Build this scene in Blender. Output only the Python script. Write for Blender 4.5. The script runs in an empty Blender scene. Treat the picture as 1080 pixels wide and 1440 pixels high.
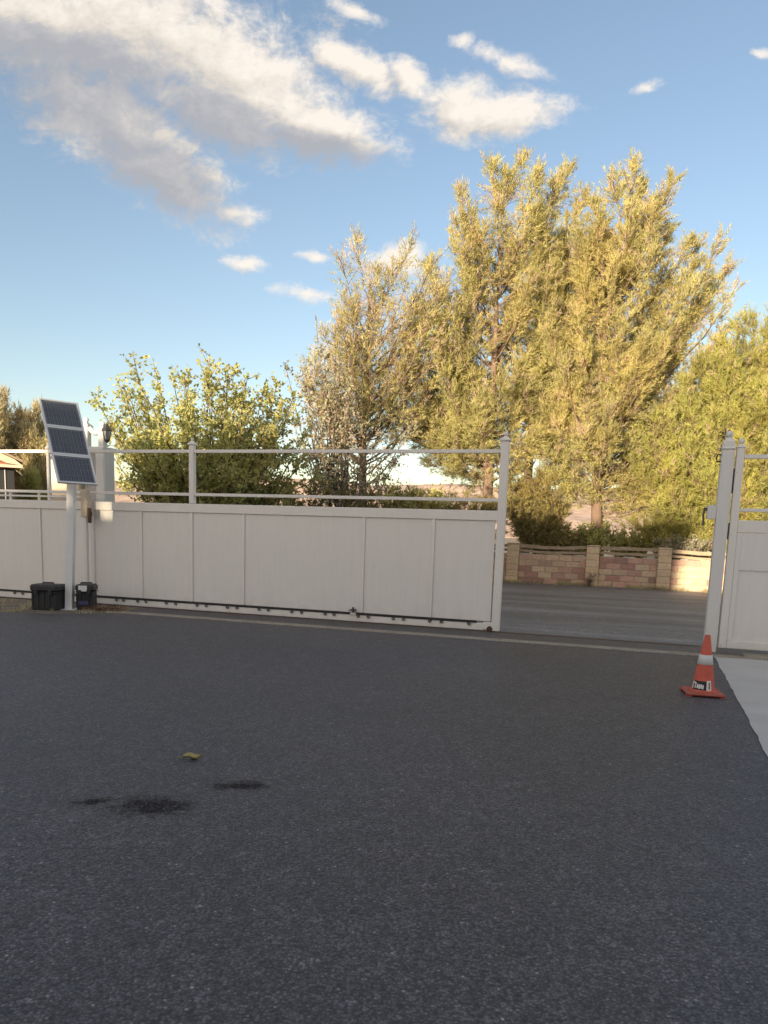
import bpy, bmesh, math, random
import numpy as np
from mathutils import Vector, Matrix, Euler
R = math.radians
scene = bpy.context.scene
COL = scene.collection

# ------------------------------------------------------------------ camera
cam_d = bpy.data.cameras.new('camera')
cam = bpy.data.objects.new('camera', cam_d); COL.objects.link(cam)
cam_d.sensor_fit = 'VERTICAL'; cam_d.sensor_height = 36.0; cam_d.lens = 26.25
cam_d.shift_x = 5/1440*1.0; cam_d.shift_y = 175/1440
cam_d.clip_start = 0.05; cam_d.clip_end = 3000
cx_ = Vector((0.99948926, 0.00451706, 0.0316356))
cy_ = Vector((0.03195646, -0.14127838, 0.0)).normalized()
rows = ((0.99948926, -0.03195646, 0.0), (0.00451706, 0.14127838, 0.9899596), (0.0316356, 0.98945399, -0.14135057))
M = Matrix.Identity(4)
for r in range(3):
    M[r][0] = rows[r][0]; M[r][1] = rows[r][1]; M[r][2] = -rows[r][2]; M[r][3] = (0, 0, 1.4)[r]
cam.matrix_world = M
scene.camera = cam
scene.render.resolution_x = 768; scene.render.resolution_y = 1024

# ------------------------------------------------------------------ sun, sky, exposure
SUN_EL, SUN_AZ = 7.0, 30.0            # low evening sun behind the viewer, 30 degrees to the left
sd = Vector((-math.sin(R(SUN_AZ))*math.cos(R(SUN_EL)), -math.cos(R(SUN_AZ))*math.cos(R(SUN_EL)), math.sin(R(SUN_EL))))
sl = bpy.data.lights.new('sun', 'SUN'); sl.energy = 5.0; sl.angle = R(0.55); sl.color = (1.0, 0.82, 0.56)
so = bpy.data.objects.new('sun', sl); COL.objects.link(so)
so.rotation_euler = sd.to_track_quat('Z', 'Y').to_euler(); so.location = sd*60
vs = scene.view_settings
vs.view_transform = 'Standard'; vs.look = 'None'; vs.exposure = 1.22; vs.gamma = 1; vs.use_curve_mapping = False

world = bpy.data.worlds.new('World'); scene.world = world; world.use_nodes = True
SKY_STRENGTH = 0.15
BL = [(-0.3818, 0.5869, 0.293, 0.1004, -0.0983), (-0.2001, 0.5489, 0.1627, 0.0741, -0.3764), (-0.3577, 0.4924, 0.163, 0.0632, -0.3827), (-0.2925, 0.4374, 0.1297, 0.053, -0.4357), (-0.0945, 0.4864, 0.1094, 0.0426, -0.1804), (-0.0525, 0.5572, 0.0812, 0.0276, -0.4223), (0.0753, 0.5155, 0.0576, 0.0419, 0.0293), (0.1324, 0.5108, 0.0912, 0.0308, 0.1259), (0.1424, 0.5652, 0.0677, 0.0119, -0.2565), (0.0806, 0.587, 0.019, 0.0094, -0.1293), (-0.1906, 0.3892, 0.0391, 0.0151, -0.101), (-0.1858, 0.3314, 0.0359, 0.0111, -0.0688), (-0.0997, 0.2957, 0.0487, 0.0103, -0.1023), (-0.0979, 0.3425, 0.0215, 0.0093, 0.0301), (0.0072, 0.3381, 0.0538, 0.0238, 0.0301), (0.3088, 0.5447, 0.0169, 0.0074, 0.3564), (0.4462, 0.5867, 0.0155, 0.0087, 0.0291), (-0.0629, 0.6219, 0.0355, 0.0095, -0.3697), (0.0129, 0.5472, 0.0383, 0.0246, -0.5373), (-0.2174, 0.5005, 0.1125, 0.0496, -0.2958)]
DK = [(-0.4353, 0.5341, 0.2247, 0.0696, -0.1644), (-0.3058, 0.437, 0.1209, 0.0513, -0.4361), (-0.1029, 0.465, 0.1097, 0.0247, -0.1973), (-0.2262, 0.4922, 0.1039, 0.0372, -0.2963)]

class NT:
    """small helper for writing node trees"""
    def __init__(s, nt): s.nt = nt; s.n = nt.nodes; s.l = nt.links
    def node(s, t, **k):
        nd = s.n.new(t)
        for a, v in k.items(): setattr(nd, a, v)
        return nd
    def put(s, sock, v):
        if hasattr(v, 'links') or isinstance(v, bpy.types.NodeSocket): s.l.new(v, sock)
        else: sock.default_value = v
    def m(s, op, a, b=None, c=None, clamp=False):
        nd = s.n.new('ShaderNodeMath'); nd.operation = op; nd.use_clamp = clamp
        for i, v in enumerate((a, b, c)):
            if v is not None: s.put(nd.inputs[i], v)
        return nd.outputs[0]
    def vm(s, op, a, b=None):
        nd = s.n.new('ShaderNodeVectorMath'); nd.operation = op
        s.put(nd.inputs[0], a)
        if b is not None: s.put(nd.inputs[1], b)
        return nd.outputs[0]
    def noise(s, vec, scale, detail=4, rough=.5, dist=0):
        nd = s.n.new('ShaderNodeTexNoise'); s.put(nd.inputs['Vector'], vec)
        nd.inputs['Scale'].default_value = scale; nd.inputs['Detail'].default_value = detail
        nd.inputs['Roughness'].default_value = rough; nd.inputs['Distortion'].default_value = dist
        return nd.outputs['Fac']
    def ramp(s, fac, stops, interp='LINEAR'):
        nd = s.n.new('ShaderNodeValToRGB'); nd.color_ramp.interpolation = interp
        e = nd.color_ramp.elements
        while len(e) < len(stops): e.new(.5)
        for i, (p, c) in enumerate(stops):
            e[i].position = p; e[i].color = (c[0], c[1], c[2], 1) if isinstance(c, (tuple, list)) else (c, c, c, 1)
        s.put(nd.inputs[0], fac); return nd.outputs[0]
    def mix(s, f, a, b, mode='MIX'):
        nd = s.n.new('ShaderNodeMix'); nd.data_type = 'RGBA'; nd.blend_type = mode
        s.put(nd.inputs[0], f)
        for i, v in ((6, a), (7, b)):
            if isinstance(v, (tuple, list)): v = (v[0], v[1], v[2], 1)
            s.put(nd.inputs[i], v)
        return nd.outputs[2]
    def mr(s, v, a, b, c=0., d=1., t='SMOOTHSTEP'):
        nd = s.n.new('ShaderNodeMapRange'); nd.interpolation_type = t; nd.clamp = True
        s.put(nd.inputs[0], v); 
        for i, q in zip((1, 2, 3, 4), (a, b, c, d)): nd.inputs[i].default_value = q
        return nd.outputs[0]

def build_world():
    # node group: cloud density field over (u, v, 0)
    def field(name, blobs):
        g = bpy.data.node_groups.new(name, 'ShaderNodeTree')
        g.interface.new_socket('P', in_out='INPUT', socket_type='NodeSocketVector')
        g.interface.new_socket('F', in_out='OUTPUT', socket_type='NodeSocketFloat')
        t = NT(g); gi = t.node('NodeGroupInput'); go = t.node('NodeGroupOutput'); cur = None
        for (u, v, a, b, ang) in blobs:
            mp = t.node('ShaderNodeMapping', vector_type='TEXTURE')
            t.l.new(gi.outputs[0], mp.inputs[0])
            mp.inputs['Location'].default_value = (u, v, 0); mp.inputs['Rotation'].default_value = (0, 0, ang)
            mp.inputs['Scale'].default_value = (a, b, 1)
            ln = t.node('ShaderNodeVectorMath', operation='LENGTH'); t.l.new(mp.outputs[0], ln.inputs[0])
            o = t.m('SUBTRACT', 1.0, ln.outputs['Value'])
            if b < .018: o = t.m('MULTIPLY_ADD', o, .62, -.02)
            cur = o if cur is None else t.m('SMOOTH_MAX', cur, o, 0.12)
        t.l.new(t.m('MAXIMUM', cur, -1.5), go.inputs[0]); return g
    fb = field('cloud_field', BL); fd = field('cloud_shadow_field', DK)
    t = NT(world.node_tree); nt = world.node_tree; nt.nodes.clear()
    out = t.node('ShaderNodeOutputWorld'); bg = t.node('ShaderNodeBackground')
    sky = t.node('ShaderNodeTexSky', sky_type='NISHITA'); sky.sun_disc = False
    sky.sun_elevation = R(SUN_EL); sky.sun_rotation = R(180+SUN_AZ)
    sky.altitude = 700; sky.air_density = 1.0; sky.dust_density = 1.2; sky.ozone_density = 1.6
    tc = t.node('ShaderNodeTexCoord'); gen = tc.outputs['Generated']
    sx = t.node('ShaderNodeSeparateXYZ'); t.l.new(gen, sx.inputs[0])
    yy = t.m('MAXIMUM', sx.outputs[1], 0.12)
    cb = t.node('ShaderNodeCombineXYZ')
    t.l.new(t.m('DIVIDE', sx.outputs[0], yy), cb.inputs[0]); t.l.new(t.m('DIVIDE', sx.outputs[2], yy), cb.inputs[1])
    uv = cb.outputs[0]
    front = t.mr(sx.outputs[1], 0.2, 0.45)
    # warp for ragged edges
    wn = t.node('ShaderNodeTexNoise'); t.l.new(uv, wn.inputs['Vector']); wn.inputs['Scale'].default_value = 9; wn.inputs['Detail'].default_value = 3
    wv = t.vm('SUBTRACT', wn.outputs['Color'], (.5, .5, .5)); wv = t.vm('MULTIPLY', wv, (.06, .035, 0))
    p1 = t.vm('ADD', uv, wv)
    def dens(p):
        gr = t.node('ShaderNodeGroup', node_tree=fb); t.l.new(p, gr.inputs[0])
        st = t.vm('MULTIPLY', p, (1, 1.35, 1))
        n1 = t.noise(st, 8, 7, .58); n2 = t.noise(st, 30, 6, .6); n3 = t.noise(st, 105, 5, .6)
        a = t.m('MULTIPLY_ADD', n1, 1.7, -.85); b = t.m('MULTIPLY_ADD', n2, 2.6, -1.36); b = t.m('ADD', b, t.m('MULTIPLY_ADD', n3, 1.0, -.50))
        return t.m('ADD', t.m('ADD', t.m('MULTIPLY_ADD', gr.outputs[0], 2.1, -.05), a), b)
    d0 = dens(p1); d1 = dens(t.vm('ADD', p1, (.012, .014, 0)))
    relief = t.m('SUBTRACT', d0, d1)
    dg = t.node('ShaderNodeGroup', node_tree=fd); t.l.new(p1, dg.inputs[0])
    dark = t.mr(t.m('ADD', dg.outputs[0], t.m('MULTIPLY_ADD', t.noise(uv, 9, 5), .9, -.45)), -.35, .55)
    lit = t.m('ADD', t.m('MULTIPLY', relief, .26), t.m('MULTIPLY_ADD', dark, -.72, .80), clamp=True)
    ccol = t.ramp(lit, [(0, (.50, .50, .53)), (.35, (.63, .61, .61)), (.62, (.88, .80, .70)), (1, (1.14, 1.04, .92))])
    alpha = t.mr(d0, -.42, 1.2)
    alpha = t.m('MULTIPLY', alpha, front)
    # clouds everywhere else in the sky
    gn = t.noise(gen, 2.3, 7, .58); ga = t.m('MULTIPLY', t.mr(gn, .42, .62), t.m('SUBTRACT', 1.0, front))
    ga = t.m('MULTIPLY', ga, t.mr(sx.outputs[2], .08, .3))
    alpha = t.m('MAXIMUM', alpha, ga)
    alpha = t.m('MULTIPLY', alpha, .93)
    k = 1/SKY_STRENGTH
    # sky colour: Nishita with the evening air
    hs = t.node('ShaderNodeHueSaturation'); hs.inputs['Saturation'].default_value = 1.0; hs.inputs['Value'].default_value = .97
    t.l.new(sky.outputs[0], hs.inputs['Color'])
    skyc = t.mix(1.0, hs.outputs[0], (1.03, .88, .82), 'MULTIPLY')
    CL = .395
    cc = t.mix(1.0, ccol, (k*CL, k*CL, k*CL), 'MULTIPLY')
    fin = t.mix(alpha, skyc, cc)
    t.l.new(fin, bg.inputs[0]); bg.inputs[1].default_value = SKY_STRENGTH
    t.l.new(bg.outputs[0], out.inputs[0])
build_world()

# ------------------------------------------------------------------ helpers
def tag(o, label=None, cat=None, group=None, kind=None):
    if label: o['label'] = label
    if cat: o['category'] = cat
    if group: o['group'] = group
    if kind: o['kind'] = kind
    return o
def empty(name, loc=(0, 0, 0), rz=0.0, label=None, cat=None, group=None):
    o = bpy.data.objects.new(name, None); COL.objects.link(o); o.empty_display_size = .2
    o.location = loc; o.rotation_euler = (0, 0, rz); return tag(o, label, cat, group)
def link_mesh(name, me, parent=None, mat=None):
    if mat is not None and not me.materials: me.materials.append(mat)
    o = bpy.data.objects.new(name, me); COL.objects.link(o)
    if parent is not None: o.parent = parent
    return o
class MB:
    def __init__(s): s.v = []; s.f = []; s.smooth = []
    def add(s, vs, fs, smooth=False):
        k = len(s.v); s.v += [tuple(v) for v in vs]; s.f += [tuple(i+k for i in f) for f in fs]; s.smooth += [smooth]*len(fs); return s
    def box(s, x0, x1, y0, y1, z0, z1, ch=0.0):
        if ch <= 0:
            vs = [(x, y, z) for x in (x0, x1) for y in (y0, y1) for z in (z0, z1)]
            return s.add(vs, [(0, 1, 3, 2), (4, 6, 7, 5), (0, 4, 5, 1), (2, 3, 7, 6), (0, 2, 6, 4), (1, 5, 7, 3)])
        bm = bmesh.new(); bmesh.ops.create_cube(bm, size=1)
        for v in bm.verts: v.co = Vector(((x0+x1)/2+v.co.x*(x1-x0), (y0+y1)/2+v.co.y*(y1-y0), (z0+z1)/2+v.co.z*(z1-z0)))
        bmesh.ops.bevel(bm, geom=bm.edges[:], offset=ch, segments=1, affect='EDGES')
        bm.verts.index_update()
        s.add([v.co[:] for v in bm.verts], [[v.index for v in f.verts] for f in bm.faces]); bm.free(); return s
    def tube(s, pts, rad, n=10, cap=True, smooth=True):
        pts = [Vector(p) for p in pts]; rad = rad if isinstance(rad, (list, tuple)) else [rad]*len(pts)
        rings = []; up = Vector((0, 0, 1))
        for i, p in enumerate(pts):
            d = (pts[min(i+1, len(pts)-1)]-pts[max(i-1, 0)]).normalized()
            a = d.cross(up); a = d.cross(Vector((0, 1, 0))) if a.length < .05 else a
            a.normalize(); b = d.cross(a).normalized()
            rings.append([p+(a*math.cos(2*math.pi*k/n)+b*math.sin(2*math.pi*k/n))*rad[i] for k in range(n)])
        vs = [v for r in rings for v in r]; fs = []
        for i in range(len(pts)-1):
            for k in range(n): fs.append((i*n+k, i*n+(k+1) % n, (i+1)*n+(k+1) % n, (i+1)*n+k))
        s.add(vs, fs, smooth)
        if cap:
            s.add(rings[0], [tuple(range(n))]); s.add(rings[-1], [tuple(range(n))[::-1]])
        return s
    def lathe(s, prof, n=24, at=(0, 0, 0), sq=False, smooth=True):
        vs = []; fs = []
        for (r, z) in prof:
            for k in range(n):
                a = 2*math.pi*k/n+(math.pi/4 if sq else 0)
                vs.append((at[0]+r*math.cos(a), at[1]+r*math.sin(a), at[2]+z))
        for i in range(len(prof)-1):
            for k in range(n): fs.append((i*n+k, i*n+(k+1) % n, (i+1)*n+(k+1) % n, (i+1)*n+k))
        fs.append(tuple(range(n))[::-1]); fs.append(tuple((len(prof)-1)*n+k for k in range(n)))
        return s.add(vs, fs, smooth)
    def ball(s, c, r, n=14, m=8):
        return s.lathe([(max(r*math.sin(math.pi*i/m), .0008), -r*math.cos(math.pi*i/m)) for i in range(m+1)], n, c)
    def prism(s, poly, y0, y1):   # polygon in xz extruded along y
        n = len(poly); vs = [(x, y0, z) for x, z in poly]+[(x, y1, z) for x, z in poly]
        fs = [tuple(range(n)), tuple(range(n, 2*n))[::-1]]+[(i, i+n, (i+1) % n+n, (i+1) % n) for i in range(n)]
        return s.add(vs, fs)
    def mesh(s, name, mat=None):
        me = bpy.data.meshes.new(name); me.from_pydata(s.v, [], s.f); me.validate()
        if len(me.polygons) == len(s.smooth): me.polygons.foreach_set('use_smooth', s.smooth)
        if mat is not None: me.materials.append(mat)
        bm = bmesh.new(); bm.from_mesh(me); bmesh.ops.recalc_face_normals(bm, faces=bm.faces[:]); bm.to_mesh(me); bm.free()
        return me
    def build(s, name, mat, parent=None, label=None):
        o = link_mesh(name, s.mesh(name, mat), parent)
        if label: o['label'] = label
        return o

# ------------------------------------------------------------------ materials
def new_mat(name):
    m = bpy.data.materials.new(name); m.use_nodes = True
    t = NT(m.node_tree); b = m.node_tree.nodes['Principled BSDF']; return m, t, b
def objco(t): return t.node('ShaderNodeTexCoord').outputs['Object']
def geopos(t): return t.node('ShaderNodeNewGeometry').outputs['Position']
def plain(name, col, rough=.5, metal=0., var=.06, scale=6, bump=.0, bscale=60):
    m, t, b = new_mat(name); p = objco(t)
    n = t.noise(p, scale, 4, .6)
    c = t.mix(n, tuple(x*(1-var) for x in col), tuple(min(1, x*(1+var)) for x in col))
    t.l.new(c, b.inputs['Base Color']); b.inputs['Roughness'].default_value = rough; b.inputs['Metallic'].default_value = metal
    if bump:
        bp = t.node('ShaderNodeBump'); bp.inputs['Strength'].default_value = bump; bp.inputs['Distance'].default_value = .01
        t.l.new(t.noise(p, bscale, 5), bp.inputs['Height']); t.l.new(bp.outputs[0], b.inputs['Normal'])
    return m
def painted(name, col, rough=.42):
    """off-white gate paint with faint runs, dust near the ground and rust flecks"""
    m, t, b = new_mat(name); p = geopos(t)
    st = t.vm('MULTIPLY', p, (6, 6, .5)); streak = t.noise(st, 3, 5, .6)
    blot = t.noise(p, 1.6, 5, .6)
    f = t.m('ADD', t.m('MULTIPLY', streak, .6), t.m('MULTIPLY', blot, .4))
    c = t.mix(f, tuple(x*.88 for x in col), tuple(min(1, x*1.08) for x in col))
    sx = t.node('ShaderNodeSeparateXYZ'); t.l.new(p, sx.inputs[0])
    dust = t.m('MULTIPLY', t.mr(sx.outputs[2], .55, .0), t.mr(t.noise(p, 7, 5), .3, .75))
    c = t.mix(t.m('MULTIPLY', dust, .16), c, (.36, .31, .25))
    fleck = t.mr(t.noise(p, 38, 2), .735, .76)
    c = t.mix(t.m('MULTIPLY', fleck, .5), c, (.25, .13, .07))
    t.l.new(c, b.inputs['Base Color']); b.inputs['Roughness'].default_value = rough
    bp = t.node('ShaderNodeBump'); bp.inputs['Strength'].default_value = .08; bp.inputs['Distance'].default_value = .004
    t.l.new(t.noise(p, 5, 3), bp.inputs['Height']); t.l.new(bp.outputs[0], b.inputs['Normal'])
    return m
M_gate = painted('gate_paint', (.82, .79, .745))
M_gate2 = painted('post_paint', (.74, .73, .71))
M_sheet = painted('gate_sheet_paint', (.81, .785, .745))
M_dark = plain('dark_rubber', (.022, .021, .022), .6)
M_rust = plain('rusty_steel', (.10, .055, .035), .75, .3, .4, 40)
M_bracket = plain('bracket_steel', (.09, .08, .075), .5, .6, .3, 30)
M_alu = plain('aluminium', (.74, .75, .75), .4, .3)
M_pole = painted('white_pole_paint', (.80, .80, .81))
M_case = plain('black_case', (.020, .021, .024), .55, 0, .3, 9, .3, 90)
M_caselid = plain('black_case_lid', (.028, .029, .031), .5, 0, .2, 9)
M_white = plain('white_print', (.75, .75, .73), .5)
M_blueprint = plain('blue_print', (.06, .06, .15), .5)
M_stucco = plain('cream_stucco', (.62, .52, .40), .9, 0, .1, 5, .5, 120)
M_greystucco = plain('grey_stucco', (.50, .485, .46), .9, 0, .08, 5, .4, 120)
M_lamp = plain('lantern_metal', (.10, .095, .09), .45, .5)

def asphalt(name, base, stains=False, bands=False, chip=95.0, porek=.40):
    m, t, b = new_mat(name); p = geopos(t)
    v = t.node('ShaderNodeTexVoronoi'); t.l.new(p, v.inputs['Vector']); v.inputs['Scale'].default_value = chip
    v2 = t.node('ShaderNodeTexVoronoi'); t.l.new(p, v2.inputs['Vector']); v2.inputs['Scale'].default_value = chip*.42
    sc = t.node('ShaderNodeSeparateColor'); t.l.new(v.outputs['Color'], sc.inputs[0])
    s2 = t.node('ShaderNodeSeparateColor'); t.l.new(v2.outputs['Color'], s2.inputs[0])
    pore = t.ramp(v.outputs['Distance'], [(.22, 1.22), (.72, porek)])
    tone = t.ramp(sc.outputs[0], [(0, tuple(x*.45 for x in base)), (.45, tuple(x*.85 for x in base)), (.88, tuple(x*1.35 for x in base)), (.99, tuple(x*1.6 for x in base)), (.998, (base[0]*3.2, base[1]*3.1, base[2]*2.9))])
    tone2 = t.ramp(s2.outputs[1], [(0, .72), (.7, 1.08), (.975, 1.15), (.995, 1.7)])
    c = t.mix(1.0, tone, tone2, 'MULTIPLY')
    c = t.mix(1.0, c, pore, 'MULTIPLY')
    big = t.ramp(t.noise(p, .38, 7, .62), [(.3, .80), (.7, 1.18)])
    mid = t.ramp(t.noise(p, 5.5, 5, .65), [(.3, .84), (.7, 1.18)])
    c = t.mix(1.0, c, big, 'MULTIPLY'); c = t.mix(1.0, c, mid, 'MULTIPLY')
    tint = t.noise(p, 2.1, 3); c = t.mix(t.m('MULTIPLY', t.mr(tint, .42, .62), .25), c, t.mix(1.0, c, (1.12, .95, 1.0), 'MULTIPLY'))
    rough = .60
    hgt = t.m('ADD', t.m('MULTIPLY', t.m('SUBTRACT', 1.0, v.outputs['Distance']), .5), t.m('MULTIPLY', t.m('SUBTRACT', 1.0, v2.outputs['Distance']), .8))
    if bands:
        mp = t.node('ShaderNodeMapping', vector_type='POINT'); t.l.new(p, mp.inputs[0]); mp.inputs['Rotation'].default_value = (0, 0, R(17.08)); mp.inputs['Scale'].default_value = (1, 1, 1)
        sm = t.vm('MULTIPLY', mp.outputs[0], (.06, .85, 0))
        bd = t.ramp(t.noise(sm, 1.3, 3, .6), [(.36, .72), (.5, 1.0), (.62, 1.4)])
        c = t.mix(1.0, c, bd, 'MULTIPLY')
    if stains:
        d = None
        for (x, y, a, bb, an) in ((-1.10, 3.54, .25, .17, .0), (-.72, 3.87, .20, .09, .1), (-1.40, 3.58, .15, .06, .2)):
            mp = t.node('ShaderNodeMapping', vector_type='TEXTURE'); t.l.new(p, mp.inputs[0])
            mp.inputs['Location'].default_value = (x, y, 0); mp.inputs['Rotation'].default_value = (0, 0, an); mp.inputs['Scale'].default_value = (a, bb, 100)
            ln = t.node('ShaderNodeVectorMath', operation='LENGTH'); t.l.new(mp.outputs[0], ln.inputs[0])
            o = t.m('SUBTRACT', 1.0, ln.outputs['Value']); d = o if d is None else t.m('MAXIMUM', d, o)
        sn = t.m('ADD', t.m('ADD', t.m('MULTIPLY', d, 1.5), t.m('MULTIPLY_ADD', t.noise(p, 13, 6, .7), 3.4, -1.9)), t.m('MULTIPLY_ADD', t.noise(p, 70, 4, .7), 1.8, -.9))
        sm_ = t.mr(sn, -.25, .9)
        c = t.mix(t.m('MULTIPLY', sm_, .6), c, tuple(x*.14 for x in base))
        hgt = t.m('SUBTRACT', hgt, t.m('MULTIPLY', sm_, 1.6)); t.l.new(t.m('MULTIPLY_ADD', sm_, -.75, .8), b.inputs['Specular IOR Level'])
    t.l.new(c, b.inputs['Base Color']); b.inputs['Roughness'].default_value = rough
    b.inputs['Specular IOR Level'].default_value = .85
    bp = t.node('ShaderNodeBump'); bp.inputs['Strength'].default_value = .75; bp.inputs['Distance'].default_value = .006
    t.l.new(hgt, bp.inputs['Height']); t.l.new(bp.outputs[0], b.inputs['Normal'])
    return m
M_asph = asphalt('driveway_asphalt', (.088, .081, .087), stains=True)
M_road = asphalt('road_asphalt', (.155, .157, .170), bands=True, chip=120, porek=.8)
def rough_ground(name, c1, c2, scale=3, bump=.6, chips=None):
    m, t, b = new_mat(name); p = geopos(t)
    c = t.mix(t.mr(t.noise(p, scale, 7, .65), .3, .7), c1, c2)
    if chips:
        v = t.node('ShaderNodeTexVoronoi'); t.l.new(p, v.inputs['Vector']); v.inputs['Scale'].default_value = chips
        sc = t.node('ShaderNodeSeparateColor'); t.l.new(v.outputs['Color'], sc.inputs[0])
        c = t.mix(1.0, c, t.ramp(sc.outputs[0], [(0, .6), (.8, 1.2), (1, 1.7)]), 'MULTIPLY')
    t.l.new(c, b.inputs['Base Color']); b.inputs['Roughness'].default_value = .95
    bp = t.node('ShaderNodeBump'); bp.inputs['Strength'].default_value = bump; bp.inputs['Distance'].default_value = .02
    t.l.new(t.noise(p, scale*12, 6, .7), bp.inputs['Height']); t.l.new(bp.outputs[0], b.inputs['Normal']); return m
M_dirt = rough_ground('desert_dirt', (.24, .17, .11), (.38, .29, .20), .7, .8, 30)
M_verge = rough_ground('verge_dirt', (.13, .11, .08), (.24, .20, .15), 5, .8, 60)
M_conc = rough_ground('concrete_strip', (.24, .21, .17), (.34, .30, .25), 4, .4, 150)
M_slab = rough_ground('concrete_slab', (.46, .445, .43), (.54, .525, .505), 1.6, .2)
M_hill = rough_ground('hill_soil', (.36, .25, .19), (.62, .46, .37), .12, .6)

# ------------------------------------------------------------------ setting: ground and paving
RZ = -math.atan2(0.29376833, 0.95587665)           # the gate, its fence and the far wall all run this way
GX, GN, P0 = Vector((.95587665, -.29376833, 0)), Vector((.29376833, .95587665, 0)), Vector((1.65, 10.61, 0))
def W(s, d, z=0.): return P0+GX*s+GN*d+Vector((0, 0, z))
def sheet(name, poly, z, mat, kind='structure'):
    me = bpy.data.meshes.new(name); me.from_pydata([(p[0], p[1], z) for p in poly], [], [tuple(range(len(poly)))])
    o = link_mesh(name, me, None, mat); tag(o, kind=kind); return o
S = 1400
sheet('ground', [(-S, -S), (S, -S), (S, S), (-S, S)], 0.0, M_dirt)
# road beyond the gate (between gate line and wall)
sheet('road', [W(-70, -.2)[:2], W(70, -.2)[:2], W(70, 11.30)[:2], W(-70, 11.30)[:2]], 0.004, M_road)
random.seed(3)
edge = [(-60, -16)]
near = [W(60, -.03), W(-5.72, -.03)]
left_edge = [(-5.72, -.95), (-5.95, -1.2), (-6.3, -1.45), (-6.9, -1.68), (-7.6, -1.95), (-9, -2.45), (-12, -3.5), (-18, -5.6), (-30, -9.5)]
pl = [W(a, b+random.uniform(-.03, .03))[:2] for a, b in left_edge]
poly = [W(60, -.03)[:2], W(-5.72, -.03)[:2]]+pl+[(-45, -15.8), (60, -15.8)]
sheet('driveway', poly, 0.008, M_asph)
sheet('verge', [W(-30, -10)[:2], W(-30, -.1)[:2], W(-5.5, -.1)[:2], W(-5.5, -1.2)[:2], W(-6.9, -2.4)[:2]], 0.0045, M_verge)
# dark asphalt shoulder between track and strip is part of the driveway; concrete strip along the track
mb = MB()
def sl_box(mb, s0, s1, d0, d1, z0, z1, ch=0):
    mb.box(s0, s1, d0, d1, z0, z1, ch)
mb.box(-5.9, 3.15, -.95, -.72, -.05, .014)
mb.box(3.15, 14, -.92, -.42, -.05, .016)
st = mb.build('concrete_strip', M_conc); st.location = P0; st.rotation_euler = (0, 0, RZ); tag(st, kind='structure')
mb = MB(); mb.box(-12, 2.7, -.035, .035, -.05, .012)
tr = mb.build('gate_track', M_rust); tr.location = W(0, -.04); tr.rotation_euler = (0, 0, RZ); tag(tr, kind='structure')
# concrete slab at right with a ragged asphalt edge
e0, e1 = Vector((4.02, 8.86)), Vector((2.55, 4.71)); dirn = (e1-e0).normalized(); nn = Vector((-dirn.y, dirn.x))
pts = []
L = 11.0
for i in range(90):
    q = e0+dirn*(L*i/89)+nn*(random.uniform(-.007, .007)+.006*math.sin(i*.7)*math.sin(i*.23)); pts.append((q.x, q.y))
top = W(3.2, -.90); far = W(30, -.90)
sheet('concrete_slab', [(far.x, far.y), (top.x-.55, top.y-.02+.16)]+pts+[(30, pts[-1][1])], 0.013, M_slab)

# hills
def hills():
    nx, ny = 150, 26; vs = []; fs = []
    rnd = np.random.RandomState(5)
    ph = rnd.rand(14)*6.28; am = 1/np.arange(1, 15)**.75
    for j in range(ny):
        for i in range(nx):
            x = -620+1240*i/(nx-1); y = 250+260*j/(ny-1); tt = j/(ny-1)
            prof = sum(am[k]*math.sin(x*.0045*(k+1)**1.25+ph[k]+tt*2.2*k) for k in range(14))
            h = (19+2.2*prof+x*.004)*min(1, tt*2.0)**.9+tt*5
            vs.append((x, y, max(-.3, h-0.2)))
    for j in range(ny-1):
        for i in range(nx-1):
            a = j*nx+i; fs.append((a, a+1, a+nx+1, a+nx))
    m = MB(); m.add(vs, fs, True); o = m.build('hills', M_hill); tag(o, kind='structure')
hills()

# ------------------------------------------------------------------ sliding gate
gate = empty('sliding_gate', P0, RZ, 'long off-white sliding gate with sheet metal panels standing open across the drive', 'gate')
def finial_post(mb, x, y, w, z0, z1, flare=True):
    mb.box(x-w/2, x+w/2, y-w/2, y+w/2, z0, z1, .006)
    a = w/2
    mb.lathe([(a*1.02*1.414, z1), (a*1.32*1.414, z1+.012), (a*1.32*1.414, z1+.03), (a*.7*1.414, z1+.055), (a*.3*1.414, z1+.075)], 4, (x, y, 0), sq=True, smooth=False)
    mb.ball((x, y, z1+.075+a*.5), a*.58)
# frame parts
GL = -11.0
MB().box(GL, -.02, -.03, .03, .018, .118, .006).build('bottom_rail', M_gate, gate)
MB().box(GL, -.285, -.040, .028, .120, .152, .002).build('track_channel', M_dark, gate, 'dark strip along the foot of the gate')
MB().box(GL, .0, -.036, .036, 1.575, 1.715, .006).build('top_beam', M_gate, gate)
MB().box(GL, -.03, -.022, .022, 1.838, 1.884, .004).build('rail', M_gate, gate)
MB().box(GL, -.03, -.022, .022, 2.505, 2.555, .004).build('rail', M_gate, gate)
MB().box(GL, -6.95, -.022, .022, 1.770, 1.800, .003).build('rail', M_gate, gate)
for s in (-10.6, -9.6, -8.5, -7.9): MB().box(s-.015, s+.015, -.015, .015, 1.716, 1.837).build('spacer', M_gate, gate)
mb = MB(); finial_post(mb, -.005, 0, .11, .02, 2.66); mb.build('end_post', M_gate, gate)
mb = MB(); finial_post(mb, -4.925, 0, .085, 1.716, 2.62); mb.build('post', M_gate, gate)
mb = MB(); finial_post(mb, -7.68, 0, .055, 1.716, 2.56); mb.build('post', M_gate, gate)
ribs = [-10.0, -8.95, -7.88, -6.80, -5.87, -4.93, -4.01, -2.03, -.97]
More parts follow.
